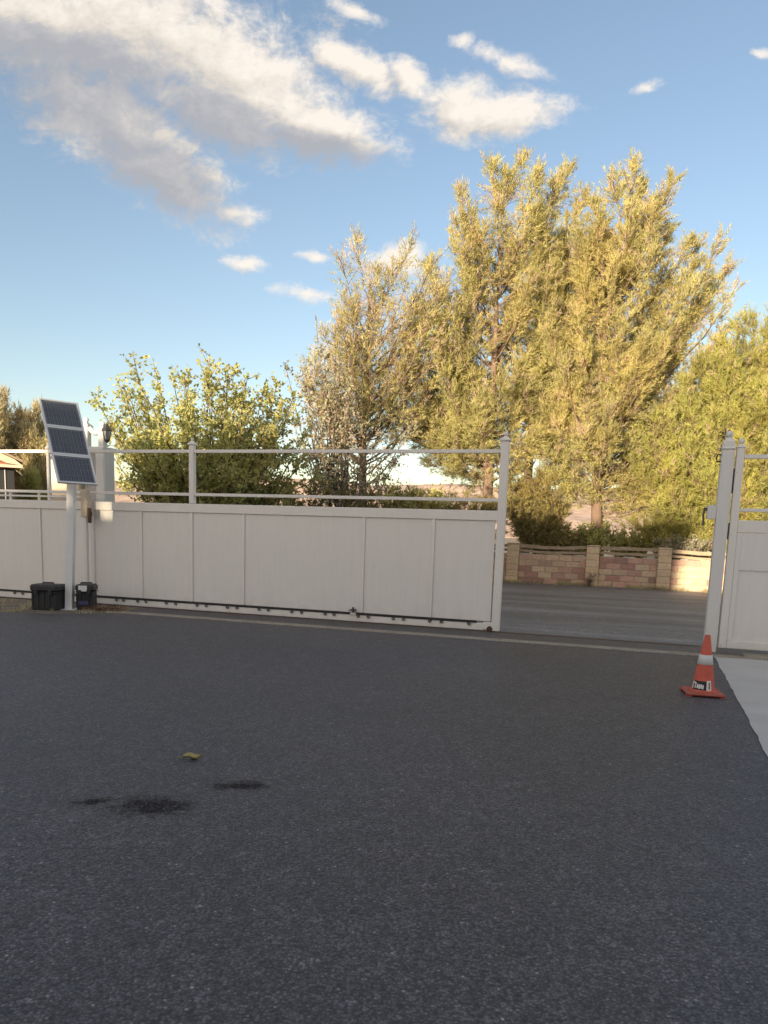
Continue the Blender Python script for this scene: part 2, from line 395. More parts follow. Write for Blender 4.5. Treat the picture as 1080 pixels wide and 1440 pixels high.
for s in ribs: MB().box(s-.023, s+.023, -.036, .0, .154, 1.573, .005).build('rib', M_gate, gate)
xs = [GL]+ribs+[-.06]
for a, b in zip(xs[:-1], xs[1:]):
    MB().box(a+.025, b-.025, -.012, -.002, .154, 1.574).build('panel', M_sheet, gate)
# hooks on the channel
rc = MB()
rc.tube([(.022*math.cos(a), 0, -.022*math.sin(a)*1.3) for a in [math.pi*i/8 for i in range(9)]], .007, 6).tube([(-.022, 0, 0), (.022, 0, 0)], .006, 6)
rme = rc.mesh('hook', M_bracket)
hx = [-10.6, -10.48, -9.9, -9.3, -9.1, -8.9, -8.45, -8.28, -6.35, -6.22]
pxs = [194, 206, 235, 248, 278, 291.5, 322, 335, 367, 380, 413, 427, 461, 474, 509, 524, 560, 574, 611, 627, 663]
ss = np.interp(pxs, [57, 199, 270, 343, 440, 513, 611, 697], [-7.88, -5.87, -4.93, -4.01, -2.84, -2.03, -.97, 0])
for s in hx+list(ss):
    o = link_mesh('hook', rme, gate); o.location = (float(s), -.046, .112); o.rotation_euler = (0, random.uniform(-.3, .3), 0)
mb = MB(); mb.box(-.19, .0, -.045, .045, .03, .135, .008); fb_ = mb.build('foot_bracket', M_gate, gate)
mb = MB()
ring = [(.042*math.cos(a), .042*math.sin(a)) for a in [2*math.pi*i/16 for i in range(16)]]
mb.prism([(-.085+x, .045+z) for x, z in ring], -.062, -.047); mb.build('wheel', M_rust, gate)
mb = MB(); mb.box(-2.20, -2.11, -.050, -.040, .175, .205, .003).box(-2.17, -2.14, -.060, -.048, .150, .235, .003)
mb.tube([(-2.155, -.06, .19), (-2.155, -.09, .19)], .012, 8).box(-2.215, -2.10, -.10, -.09, .183, .198, .002)
mb.build('latch', M_bracket, gate)
MB().box(-2.20, -2.11, -.055, -.041, .120, .150, .002).build('latch_plate', M_gate, gate)

# guide box & its post
gp = empty('gate_guide', W(-6.83, -.16), RZ, 'narrow cream guide box on a slim post against the gate beside the solar pole', 'gate guide')
MB().box(-.025, .025, -.03, .03, 0, 1.45, .004).build('post', M_gate2, gp)
MB().box(-.065, .065, -.05, .05, 1.452, 1.90, .01).build('cover', M_stucco, gp)
mb = MB(); mb.tube([(.10, -.03, 1.36), (.10, -.03, 1.60)], .028, 10).box(.066, .11, -.02, .02, 1.47, 1.55)
mb.build('roller', M_rust, gp)

# ------------------------------------------------------------------ gate post and right leaf
P1 = Vector((4.175, 9.375, 0))
post = empty('gate_post', P1, RZ, 'thick grey-white gate post with ball finial just behind the orange cone', 'post')
mb = MB(); w = .072
mb.box(-w, w, -w, w, 0, 2.50, .010); mb.build('shaft', M_gate2, post)
mb = MB()
mb.lathe([(.105, 2.502), (.112, 2.512), (.105, 2.525), (.098, 2.53), (.090, 2.60), (.055, 2.635), (.045, 2.645)], 4, sq=True, smooth=False)
mb.ball((0, 0, 2.684), .043); mb.build('finial', M_gate2, post)
mb = MB()
mb.tube([(-.07, 0, 2.44), (-.115, 0, 2.445), (-.125, 0, 2.40), (-.115, 0, 2.36), (-.07, 0, 2.365)], .010, 8); mb.build('catch_loop', M_bracket, post)
mb = MB(); mb.box(-.175, -.073, -.055, .055, 1.66, 1.83, .006); mb.build('lock_box', M_gate2, post)
mb = MB(); mb.box(-.20, -.176, -.02, .02, 1.76, 1.80, .003).tube([(-.205, 0, 1.80), (-.215, 0, 1.70), (-.205, 0, 1.62)], .012, 8).box(-.225, -.19, -.015, .015, 1.58, 1.63, .003)
mb.build('latch', M_bracket, post)

leafr = empty('gate_leaf', P1, RZ, 'off-white sheet metal gate leaf with ball-topped stile right of the thick post', 'gate')
mb = MB(); mb.box(.095, .185, -.045, .045, .065, 2.52, .006)
mb.lathe([(.066, 2.522), (.073, 2.53), (.055, 2.55), (.03, 2.57)], 4, (.14, 0, 0), sq=True, smooth=False); mb.ball((.14, 0, 2.602), .037)
mb.build('stile', M_gate, leafr)
RL = 7.0
MB().box(.187, RL, -.022, .022, 2.395, 2.445, .004).build('rail', M_gate, leafr)
MB().box(.187, RL, -.022, .022, 1.76, 1.80, .004).build('rail', M_gate, leafr)
MB().box(.187, RL, -.040, .040, 1.505, 1.655, .006).build('top_beam', M_gate, leafr)
MB().box(.187, RL, -.040, .040, .065, .165, .006).build('bottom_rail', M_gate, leafr)
MB().box(.187, .245, -.036, .036, .167, 1.503, .004).build('inner_stile', M_gate, leafr)
for s in (1.25, 2.3, 3.35, 4.4, 5.5): MB().box(s-.02, s+.02, -.034, .034, .167, 1.503, .004).build('rib', M_gate, leafr)
for s in (3.2,):
    mb = MB(); finial_post(mb, s, 0, .085, 1.657, 2.6); mb.build('post', M_gate, leafr)
sx_ = [.245, 1.25, 2.3, 3.35, 4.4, 5.5, RL]
for a, b in zip(sx_[:-1], sx_[1:]):
    a0 = .246 if a < .3 else a+.021
    MB().box(a0, b-.021, -.030, -.015, 1.046, 1.502).build('panel', M_sheet, leafr)
    MB().box(a0, b-.021, -.014, .0, .168, 1.075).build('panel', M_sheet, leafr)
mb = MB()
for z in (2.18, 2.02): mb.box(.070, .098, -.02, .02, z, z+.09, .003)
mb.tube([(.085, 0, 1.98), (.085, 0, 2.28)], .012, 8); mb.build('hinge', M_bracket, leafr)
mb = MB(); mb.tube([(.085, 0, 1.42), (.085, 0, 1.62)], .014, 8).box(.073, .098, -.02, .02, 1.46, 1.52); mb.build('hinge', M_bracket, leafr)

# ------------------------------------------------------------------ gatehouse pier with portal and lantern behind the gate
pier = empty('entrance_pier', W(-7.4, .6), RZ, 'cream stucco pier with small balled portal frame rising behind the solar panel', 'pier')
MB().box(-.72, -.05, -.12, .45, 0, 2.60, .015).build('wall', M_stucco, pier)
MB().box(-.045, .235, -.02, .35, 0, 2.60, .015).build('wall', M_greystucco, pier)
MB().box(.255, .44, -.10, .20, 0, 2.60, .02).build('column', M_gate2, pier)
MB().box(-.06, .46, -.14, .26, 2.602, 2.66, .01).build('cap', M_gate2, pier)
for x, zt in ((.02, 3.00), (.35, 2.93)):
    mb = MB(); mb.box(x-.055, x+.055, -.055, .055, 2.662, zt, .006)
    mb.lathe([(.10, zt+.002), (.115, zt+.015), (.10, zt+.04), (.05, zt+.07), (.03, zt+.09)], 4, (x, 0, 0), sq=True, smooth=False); mb.ball((x, 0, zt+.13), .043)
    mb.build('portal_post', M_gate2, pier)
mb = MB(); mb.tube([(.076+.21*i/8, 0, 3.0-.055*math.sin(math.pi*i/8)-.07*i/8) for i in range(9)], .045, 8); mb.build('arched_bar', M_gate2, pier)
lant = empty('lantern', W(-6.85, .45, .40), RZ, 'small dark lantern hung on the right portal post above the gate', 'lantern')
mb = MB(); mb.lathe([(.02, 3.10), (.05, 3.06), (.11, 2.98), (.115, 2.965), (.09, 2.96)], 6, smooth=False); mb.tube([(-.05, .1, 3.04), (-.02, .03, 3.11), (0, 0, 3.09)], .01, 6); mb.build('hood', M_lamp, lant)
mb = MB()
for k in range(6):
    a = math.pi/3*k; mb.tube([(.088*math.cos(a), .088*math.sin(a), 2.958), (.055*math.cos(a), .055*math.sin(a), 2.79)], .009, 5)
mb.lathe([(.062, 2.788), (.05, 2.76), (.015, 2.73)], 6, smooth=False); mb.build('cage', M_lamp, lant)
mg, tg, bgl = new_mat('lantern_glass'); bgl.inputs['Base Color'].default_value = (.35, .36, .34, 1); bgl.inputs['Roughness'].default_value = .25
mb = MB(); mb.lathe([(.078, 2.955), (.046, 2.792)], 6, smooth=False); mb.build('glass', mg, lant)

lant.scale = (.85, .85, .85)
# ------------------------------------------------------------------ solar panel on its pole
sol = empty('solar_panel_mast', (-4.92, 11.71, 0), 0, 'tilted triple solar panel on a white square pole in front of the gate', 'solar panel')
pole = MB(); 
b0 = .054
pole.add([(x*b0+(.09 if z else 0), y*b0, z) for z in (0, 2.05) for x, y in ((-1, -1), (1, -1), (1, 1), (-1, 1))],
         [(0, 1, 5, 4), (1, 2, 6, 5), (2, 3, 7, 6), (3, 0, 4, 7), (4, 5, 6, 7)]); pole.build('pole', M_pole, sol)
MB().box(-.13, .13, -.13, .13, 0, .012, .003).build('base_plate', M_pole, sol)
al, ta = R(42), R(30)
wv = Vector((math.cos(al), math.sin(al), 0)); uv_ = Vector((-math.sin(al)*math.sin(ta), math.cos(al)*math.sin(ta), math.cos(ta))); nv = wv.cross(uv_)
cen = Vector((.13, -.20, 2.56))
PM = Matrix(((wv.x, uv_.x, nv.x, cen.x), (wv.y, uv_.y, nv.y, cen.y), (wv.z, uv_.z, nv.z, cen.z), (0, 0, 0, 1)))
def pv_mat():
    m, t, b = new_mat('solar_cell'); p = objco(t)
    sx = t.node('ShaderNodeSeparateXYZ'); t.l.new(p, sx.inputs[0])
    bus = t.m('LESS_THAN', t.m('ABSOLUTE', t.m('SUBTRACT', t.m('FRACT', t.m('MULTIPLY', sx.outputs[0], 28.)), .5)), .06)
    c = t.mix(t.noise(p, 20, 3), (.045, .052, .075), (.070, .078, .105)); c = t.mix(t.m('MULTIPLY', bus, .4), c, (.4, .42, .45))
    t.l.new(c, b.inputs['Base Color']); b.inputs['Roughness'].default_value = .22; b.inputs['Coat Weight'].default_value = .3; return m
M_cell = pv_mat(); M_back = plain('panel_backsheet', (.20, .22, .26), .4)
PW, PH = .58, .487
def add_panel(k):
    z0 = -PH*1.5+k*PH
    g = MB(); g.box(-PW/2+.028, PW/2-.028, z0+.030, z0+PH-.030, -.012, .006)
    pan = link_mesh('module', g.mesh('module', M_back), sol); pan.matrix_local = PM
    fr = MB()
    fr.box(-PW/2, PW/2, z0+.001, z0+.028, -.02, .018, .002).box(-PW/2, PW/2, z0+PH-.028, z0+PH-.001, -.02, .018, .002)
    fr.box(-PW/2, -PW/2+.026, z0+.0285, z0+PH-.0285, -.02, .018, .002).box(PW/2-.026, PW/2, z0+.0285, z0+PH-.0285, -.02, .018, .002)
    f = fr.build('module_frame', M_alu, pan)
    c = MB(); nxx, nzz = 9, 4; aw = (PW-.085)/nxx; ah = (PH-.085)/nzz
    for i in range(nxx):
        for j in range(nzz):
            x = -PW/2+.0425+aw*i; z = z0+.0425+ah*j; c.box(x+.003, x+aw-.003, z+.003, z+ah-.003, .0065, .0085)
    cc = c.build('cells', M_cell, pan); cc['kind'] = 'stuff'
for k in range(3): add_panel(k)
mb = MB(); mb.tube([(.09, 0, 2.04), (.10, -.05, 2.2), (.12, -.13, 2.45)], .028, 8); mb.box(.02, .15, -.05, .05, 1.98, 2.06, .004)
mb.build('bracket', M_bracket, sol)
mb = MB()
for z in (-.35, .35): mb.box(-.26, .26, z-.02, z+.02, -.045, -.022)
mb.box(-.02, .02, -.45, .45, -.07, -.046)
rk = mb.build('rack', M_alu, sol); rk.matrix_local = PM

# battery cases
def case(x, y, rz, wx, wy, hz, label, sticker):
    t = empty('battery_case', (x, y, 0), rz, label, 'case', 'black battery cases at the foot of the solar pole')
    mb = MB(); mb.box(-wx/2+.02, wx/2-.02, -wy/2+.015, wy/2-.015, 0.004, hz*.72, .015)
    for i in range(5):
        xx = -wx/2+wx*(i+.5)/5; mb.box(xx-.012, xx+.012, -wy/2+.003, -wy/2+.0145, .05, hz*.68, .003)
    mb.build('body', M_case, t)
    mb = MB(); mb.box(-wx/2, wx/2, -wy/2, wy/2, hz*.725, hz, .028); mb.box(-wx/2-.008, wx/2+.008, -wy/2-.008, wy/2+.008, hz*.70, hz*.722, .006)
    mb.build('lid', M_caselid, t)
    for sx in (-.25, .25): MB().box(sx*wx-.03, sx*wx+.03, -wy/2-.022, -wy/2-.009, hz*.60, hz*.80, .004).build('clasp', M_case, t)
    mb = MB(); mb.tube([(-.09, 0, hz-.004), (-.08, 0, hz+.022), (.08, 0, hz+.022), (.09, 0, hz-.004)], .010, 8); mb.build('handle', M_case, t)
    if sticker:
        MB().box(-.085, .045, -wy/2-.004, -wy/2-.0005, hz*.74, hz*.97).build('sticker', M_white, t, 'small white sticker')
        MB().box(-.085, .06, -wy/2+.0005, -wy/2+.0025, hz*.22, hz*.36).build('print', M_blueprint, t)
    return t
case(-5.20, 11.62, R(-4), .45, .34, .40, 'wide black case on the dirt left of the solar pole', False)
case(-4.69, 11.83, R(8), .28, .34, .40, 'narrow black case with white sticker right of the solar pole', True)

# sticks and debris beside the right case
mb = MB(); random.seed(8)
for i in range(70):
    x, y = random.uniform(-.22, .3), random.uniform(-.12, .12); a = random.uniform(0, 6.28); l = random.uniform(.05, .2)
    z = random.uniform(.01, .09)*(1-abs(x)*1.6)
    mb.tube([(x, y, z), (x+l*math.cos(a), y+l*math.sin(a)*.6, max(.008, z+random.uniform(-.04, .05)))], random.uniform(.003, .008), 5)
o = mb.build('twigs', plain('dry_twigs', (.16, .085, .05), .9, 0, .4, 25)); o.location = (-4.38, 11.62, 0)
tag(o, 'heap of dry brown twigs on the ground right of the black cases', 'twigs', kind='stuff')

# ------------------------------------------------------------------ traffic cone
cone = empty('traffic_cone', (2.955, 6.69, .013), R(-12), 'orange traffic cone with one white band and black sticker at the slab edge', 'cone')
M_or = plain('cone_orange', (.56, .105, .065), .6, 0, .3, 14, .25, 40)
M_band = plain('cone_band', (.62, .63, .64), .4, 0, .12, 22)
M_ord = plain('cone_base', (.40, .10, .07), .7, 0, .3, 12, .3, 50)
def cr(z): return   .101+(.026-.101)*((z-.035)/(.54-.035))
mb = MB(); mb.lathe([(.122, .030), (.110, .037), (cr(.05), .05), (cr(.25), .25), (cr(.54)-.002, .536), (cr(.54)-.007, .542), (.012, .542), (.012, .50)], 32); mb.build('body', M_or, cone)
mb = MB(); mb.lathe([(cr(.275)+.0005, .275), (cr(.275)+.0025, .276), (cr(.362)+.0025, .361), (cr(.362)+.0005, .362)], 32); mb.build('band', M_band, cone)
mb = MB(); mb.box(-.165, .165, -.165, .165, .004, .030, .010)
for a, b in ((-1, -1), (1, -1), (1, 1), (-1, 1)): mb.box(a*.145-.025, a*.145+.025, b*.145-.025, b*.145+.025, -.004, .006)
mb.build('base', M_ord, cone)
def wrap(a0, a1, z0, z1, off, n=8):
    vs = []; fs = []
    for i in range(n+1):
        a = a0+(a1-a0)*i/n
        for z in (z0, z1): vs.append(((cr(z)+off)*math.cos(a), (cr(z)+off)*math.sin(a), z))
    for i in range(n): fs.append((2*i, 2*i+2, 2*i+3, 2*i+1))
    return vs, fs
mb = MB(); mb.add(*wrap(R(-168), R(-86), .046, .128, .0022)); mb.build('sticker', M_dark, cone, 'black sticker with white strokes')
mb = MB()
for a0, a1, z0, z1 in ((-164, -156, .052, .12), (-164, -150, .108, .12), (-150, -138, .095, .112), (-146, -140, .06, .09), (-134, -126, .062, .10), (-124, -117, .058, .098), (-115, -108, .062, .10), (-106, -99, .058, .096), (-131, -97, .076, .084)):
    mb.add(*wrap(R(a0), R(a1), z0, z1, .0035, 3))
mb.build('sticker_print', M_white, cone)
mb = MB(); mb.add(*wrap(R(-84), R(-58), .044, .135, .0024)); mb.build('label', M_white, cone)
mb = MB(); mb.add(*wrap(R(-73), R(-67), .058, .12, .0036, 2)); mb.build('label_print', M_dark, cone)

# ------------------------------------------------------------------ fallen leaf
M_leafy = plain('dry_leaf', (.36, .30, .12), .7, 0, .25, 40)
mb = MB(); n = 10; vs = []; fs = []
for i in range(n+1):
    u = i/n; wd = .028*math.sin(math.pi*min(1, u*1.05+.02))**.7+.002
    for k, sy in enumerate((-1, -.5, 0, .5, 1)):
        vs.append((-.055+.11*u, sy*wd, .006+.020*abs(sy)**1.5+.010*math.sin(u*7)+.004*math.sin(9*u+3*sy)))
for i in range(n):
    for k in range(4): a = i*5+k; fs.append((a, a+1, a+6, a+5))
mb.add(vs, fs, True); mb.tube([(-.055, 0, .012), (-.075, .008, .02), (-.09, .012, .012)], .0018, 5)
lf = mb.build('fallen_leaf', M_leafy); lf.location = (-1.10, 4.31, .009); lf.rotation_euler = (R(6), R(-4), R(10))
tag(lf, 'single curled yellow leaf lying on the open asphalt', 'leaf')

# loose gravel in and around the worn patch
def gravel():
    rs = np.random.RandomState(4); vs = []; fs = []
    base = np.array([(1, 0, 0), (-1, 0, 0), (0, 1, 0), (0, -1, 0), (0, 0, 1), (0, 0, -1)], float)
    ff = [(0, 2, 4), (2, 1, 4), (1, 3, 4), (3, 0, 4), (2, 0, 5), (1, 2, 5), (3, 1, 5), (0, 3, 5)]
    def put(x, y, r):
        k = len(vs); a = rs.rand()*6.28; c, s = math.cos(a), math.sin(a)
        q = base*(r*rs.uniform(.6, 1.2, 3))*rs.uniform(.75, 1.2, (6, 1))
        for p in q: vs.append((x+p[0]*c-p[1]*s, y+p[0]*s+p[1]*c, .009+p[2]*.7+r*.25))
        fs.extend([(i+k, j+k, l+k) for i, j, l in ff])
    for _ in range(700): put(-1.0+rs.randn()*.45, 3.6+rs.randn()*.25, rs.uniform(.0018, .0042))
    for _ in range(1500):
        y = rs.uniform(1.7, 6.5); put(rs.uniform(-.62*y, .55*y), y, rs.uniform(.0016, .0036))
    m = MB(); m.add(vs, fs); return m
m, t, b = new_mat('gravel_stone'); gi = t.node('ShaderNodeNewGeometry')
t.l.new(t.ramp(gi.outputs['Random Per Island'], [(0, (.05, .05, .055)), (.6, (.12, .11, .10)), (.9, (.30, .28, .25)), (1, (.45, .43, .40))]), b.inputs['Base Color']); b.inputs['Roughness'].default_value = .8
gv = gravel().build('gravel', m); tag(gv, 'loose pale grit scattered over the asphalt', 'gravel', kind='stuff')

# ------------------------------------------------------------------ block wall beyond the road
wall = empty('block_wall', W(.85, 11.47), RZ, 'low pink and tan block wall with pillars and timber rails across the road', 'wall')
M_mort = plain('mortar', (.42, .35, .27), .95, 0, .15, 12)
def block_mat(name, cols):
    m, t, b = new_mat(name); oi = t.node('ShaderNodeObjectInfo'); p = geopos(t)
    n = len(cols); c = t.ramp(oi.outputs['Random'], [(i/n, cols[i]) for i in range(n)], 'CONSTANT')
    c = t.mix(1.0, c, t.ramp(t.noise(p, 16, 5, .65), [(.25, .75), (.75, 1.2)]), 'MULTIPLY')
    t.l.new(c, b.inputs['Base Color']); b.inputs['Roughness'].default_value = .95
    bp = t.node('ShaderNodeBump'); bp.inputs['Strength'].default_value = .6; bp.inputs['Distance'].default_value = .01
    t.l.new(t.noise(p, 45, 5, .7), bp.inputs['Height']); t.l.new(bp.outputs[0], b.inputs['Normal']); return m
M_block = block_mat('wall_block', [(000.539, 000.389, 000.269), (000.464, 000.296, 000.222), (000.557, 000.417, 000.286), (000.389, 000.222, 000.175), (000.501, 000.362, 000.259), (000.520, 000.324, 000.249), (000.427, 000.269, 000.212), (000.569, 000.445, 000.305), (000.483, 000.342, 000.249), (000.315, 000.193, 000.155)])
M_pill = block_mat('pillar_block', [(.62, .47, .30), (.58, .44, .28), (.64, .49, .32), (.57, .43, .29)])
M_timber = plain('weathered_timber', (.33, .25, .17), .9, 0, .35, 8, .6, 30)
pil = [-8.6, -6.45, -4.3, -2.12, .12, 2.02, 4.25, 6.4, 8.55, 10.7]
mb = MB(); mb.box(-8.6, 10.7, -.055, .055, 0, .845); mb.build('mortar_core', M_mort, wall)
CH = .169; brick_me = []
for L_ in (.36, .36, .36, .17):
    q = MB(); q.box(-L_/2+.006, L_/2-.006, -.075, .075, .006, CH-.006, .008); me = q.mesh('brick', M_block); brick_me.append(me)
random.seed(12)
for a, b in zip(pil[:-1], pil[1:]):
    if b < -2.4 and a < -6: continue
    x0, x1 = a+.175, b-.175
    for r in range(5):
        Lr = x1-x0; nb = max(1, round(Lr/.36)); half = (r % 2)
        cuts = [x0]; x = x0+(.18 if half else .36)*Lr/(nb*.36)
        while x < x1-.08: cuts.append(x); x += Lr/nb
        cuts.append(x1)
        for c0, c1 in zip(cuts[:-1], cuts[1:]):
            o = link_mesh('brick', brick_me[3] if c1-c0 < .25 else brick_me[random.randrange(3)], wall)
            full = .17 if c1-c0 < .25 else .36
            o.location = ((c0+c1)/2, random.uniform(-.004, .004), r*CH+random.uniform(-.001, .001)); o.scale = ((c1-c0)/full, 1, 1)
q = MB(); q.box(-.172, .172, -.172, .172, .004, .180, .010); pb_me = q.mesh('block', M_pill)
for i, x in enumerate(pil):
    pm = MB(); pm.box(x-.160, x+.160, -.160, .160, 0, 1.125); po = pm.build('pillar', M_mort, wall)
    for r in range(6):
        o = link_mesh('block', pb_me, po); o.location = (x+random.uniform(-.004, .004), random.uniform(-.004, .004), r*.186)
    cp = MB(); cp.box(x-.185, x+.185, -.185, .185, 1.126, 1.155, .008); cp.build('cap', M_pill, po)
random.seed(21)
for i, (a, b) in enumerate(zip(pil[:-1], pil[1:])):
    if b < -2.3: continue
    z1, z2 = 1.075+random.uniform(-.02, .02), .935+random.uniform(-.015, .015)
    for z, rr in ((z1, .045), (z2, .035)):
        m_ = MB(); n = 8; pts = []
        for k in range(n+1):
            u = k/n; pts.append((a+.17+(b-a-.34)*u, -.02+random.uniform(-.012, .012), z+random.uniform(-.010, .010)-.035*math.sin(math.pi*u)*(i % 2)))
        vs = []; fs = []
        for p in pts:
            h = rr*random.uniform(.85, 1.15)
            vs += [(p[0], p[1]-.05, p[2]-h), (p[0], p[1]+.05, p[2]-h), (p[0], p[1]+.05, p[2]+h), (p[0], p[1]-.05, p[2]+h)]
        for k in range(n):
            for e in range(4): fs.append((4*k+e, 4*k+(e+1) % 4, 4*k+4+(e+1) % 4, 4*k+4+e))
        fs += [(0, 1, 2, 3), (4*n, 4*n+3, 4*n+2, 4*n+1)]
        m_.add(vs, fs); m_.build('rail', M_timber, wall)
    # irregular light mortar capping on top of the courses
    m_ = MB(); x = a+.2
    while x < b-.45:
        l = random.uniform(.15, .4)
        if random.random() < .6: m_.box(x, x+l, -.05, .05, .846, .846+random.uniform(.012, .03), .004)
        x += l+.02
    m_.build('capping', M_slab, wall)

# ------------------------------------------------------------------ vegetation (numpy)
def leaf_mesh(name, P_, T_, Lh, Wd, mat, seed, shape='needle'):
    """P_ base points, T_ unit directions, Lh lengths, Wd widths -> one mesh of little blades"""
    n = len(P_); rs = np.random.RandomState(seed)
    r = rs.randn(n, 3); side = np.cross(T_, r); side /= np.linalg.norm(side, axis=1)[:, None]+1e-9
    L_ = Lh[:, None]; W_ = Wd[:, None]
    if shape == 'needle':
        V = np.stack([P_-side*W_*.5, P_+side*W_*.5, P_+T_*L_], 1).reshape(-1, 3); k = 3
    else:
        nrm_ = np.cross(T_, side)
        V = np.stack([P_, P_+T_*L_*.5+side*W_*.5+nrm_*L_*.08, P_+T_*L_, P_+T_*L_*.5-side*W_*.5+nrm_*L_*.08], 1).reshape(-1, 3); k = 4
    me = bpy.data.meshes.new(name); me.vertices.add(n*k); me.vertices.foreach_set('co', V.astype(np.float32).ravel())
    me.loops.add(n*k); me.loops.foreach_set('vertex_index', np.arange(n*k, dtype=np.int32))
    me.polygons.add(n); me.polygons.foreach_set('loop_start', np.arange(0, n*k, k, dtype=np.int32)); me.polygons.foreach_set('loop_total', np.full(n, k, np.int32))
    me.update(calc_edges=True); me.materials.append(mat); return me
def foliage_mat(name, cols, clump=1.2, trans=.5):
    m, t, b = new_mat(name); g = t.node('ShaderNodeNewGeometry')
    n = len(cols); c = t.ramp(g.outputs['Random Per Island'], [(i/(n-1), cols[i]) for i in range(n)])
    cl = t.ramp(t.noise(g.outputs['Position'], clump, 4, .6), [(.32, .74), (.68, 1.30)])
    c = t.mix(1.0, c, cl, 'MULTIPLY')
    hue = t.mr(t.noise(t.vm('ADD', g.outputs['Position'], (31, 7, 3)), clump*.6, 3), .42, .66)
    c = t.mix(t.m('MULTIPLY', hue, .22), c, t.mix(1.0, c, (1.25, .95, .8), 'MULTIPLY'))
    t.l.new(c, b.inputs['Base Color']); b.inputs['Roughness'].default_value = .6; b.inputs['Specular IOR Level'].default_value = .25
    tl = t.node('ShaderNodeBsdfTranslucent'); t.l.new(c, tl.inputs[0])
    mx = t.node('ShaderNodeMixShader'); mx.inputs[0].default_value = trans
    out = m.node_tree.nodes['Material Output']
    t.l.new(b.outputs[0], mx.inputs[1]); t.l.new(tl.outputs[0], mx.inputs[2]); t.l.new(mx.outputs[0], out.inputs[0]); return m
M_pine = foliage_mat('pine_needles', [(.42, .42, .16), (.50, .47, .20), (.56, .50, .24), (.38, .40, .17), (.60, .50, .28)])
M_pineg = foliage_mat('green_pine_needles', [(.38, .41, .12), (.46, .46, .15), (.52, .47, .18), (.35, .39, .13)])
M_dryp = foliage_mat('dry_pine_twigs', [(.56, .45, .34), (.60, .48, .38), (.50, .40, .30)])
M_bush = foliage_mat('broad_leaves', [(.40, .44, .15), (.48, .48, .18), (.56, .52, .24), (.36, .41, .16)])
M_sage = foliage_mat('grey_green_leaves', [(.26, .29, .18), (.35, .36, .24), (.46, .40, .32), (.50, .39, .33)])
M_olive = foliage_mat('olive_scrub', [(.24, .23, .09), (.32, .28, .11), (.40, .33, .15)])
M_gold = foliage_mat('dry_gold_brush', [(.50, .45, .25), (.58, .51, .33), (.44, .41, .21), (.62, .55, .42)])
M_bark = plain('bark', (.17, .115, .085), .95, 0, .35, 14, .8, 40)
M_barkd = plain('grey_bark', (.13, .10, .08), .95, 0, .35, 14, .8, 40)
def unit(a): return a/(np.linalg.norm(a, axis=-1, keepdims=True)+1e-9)

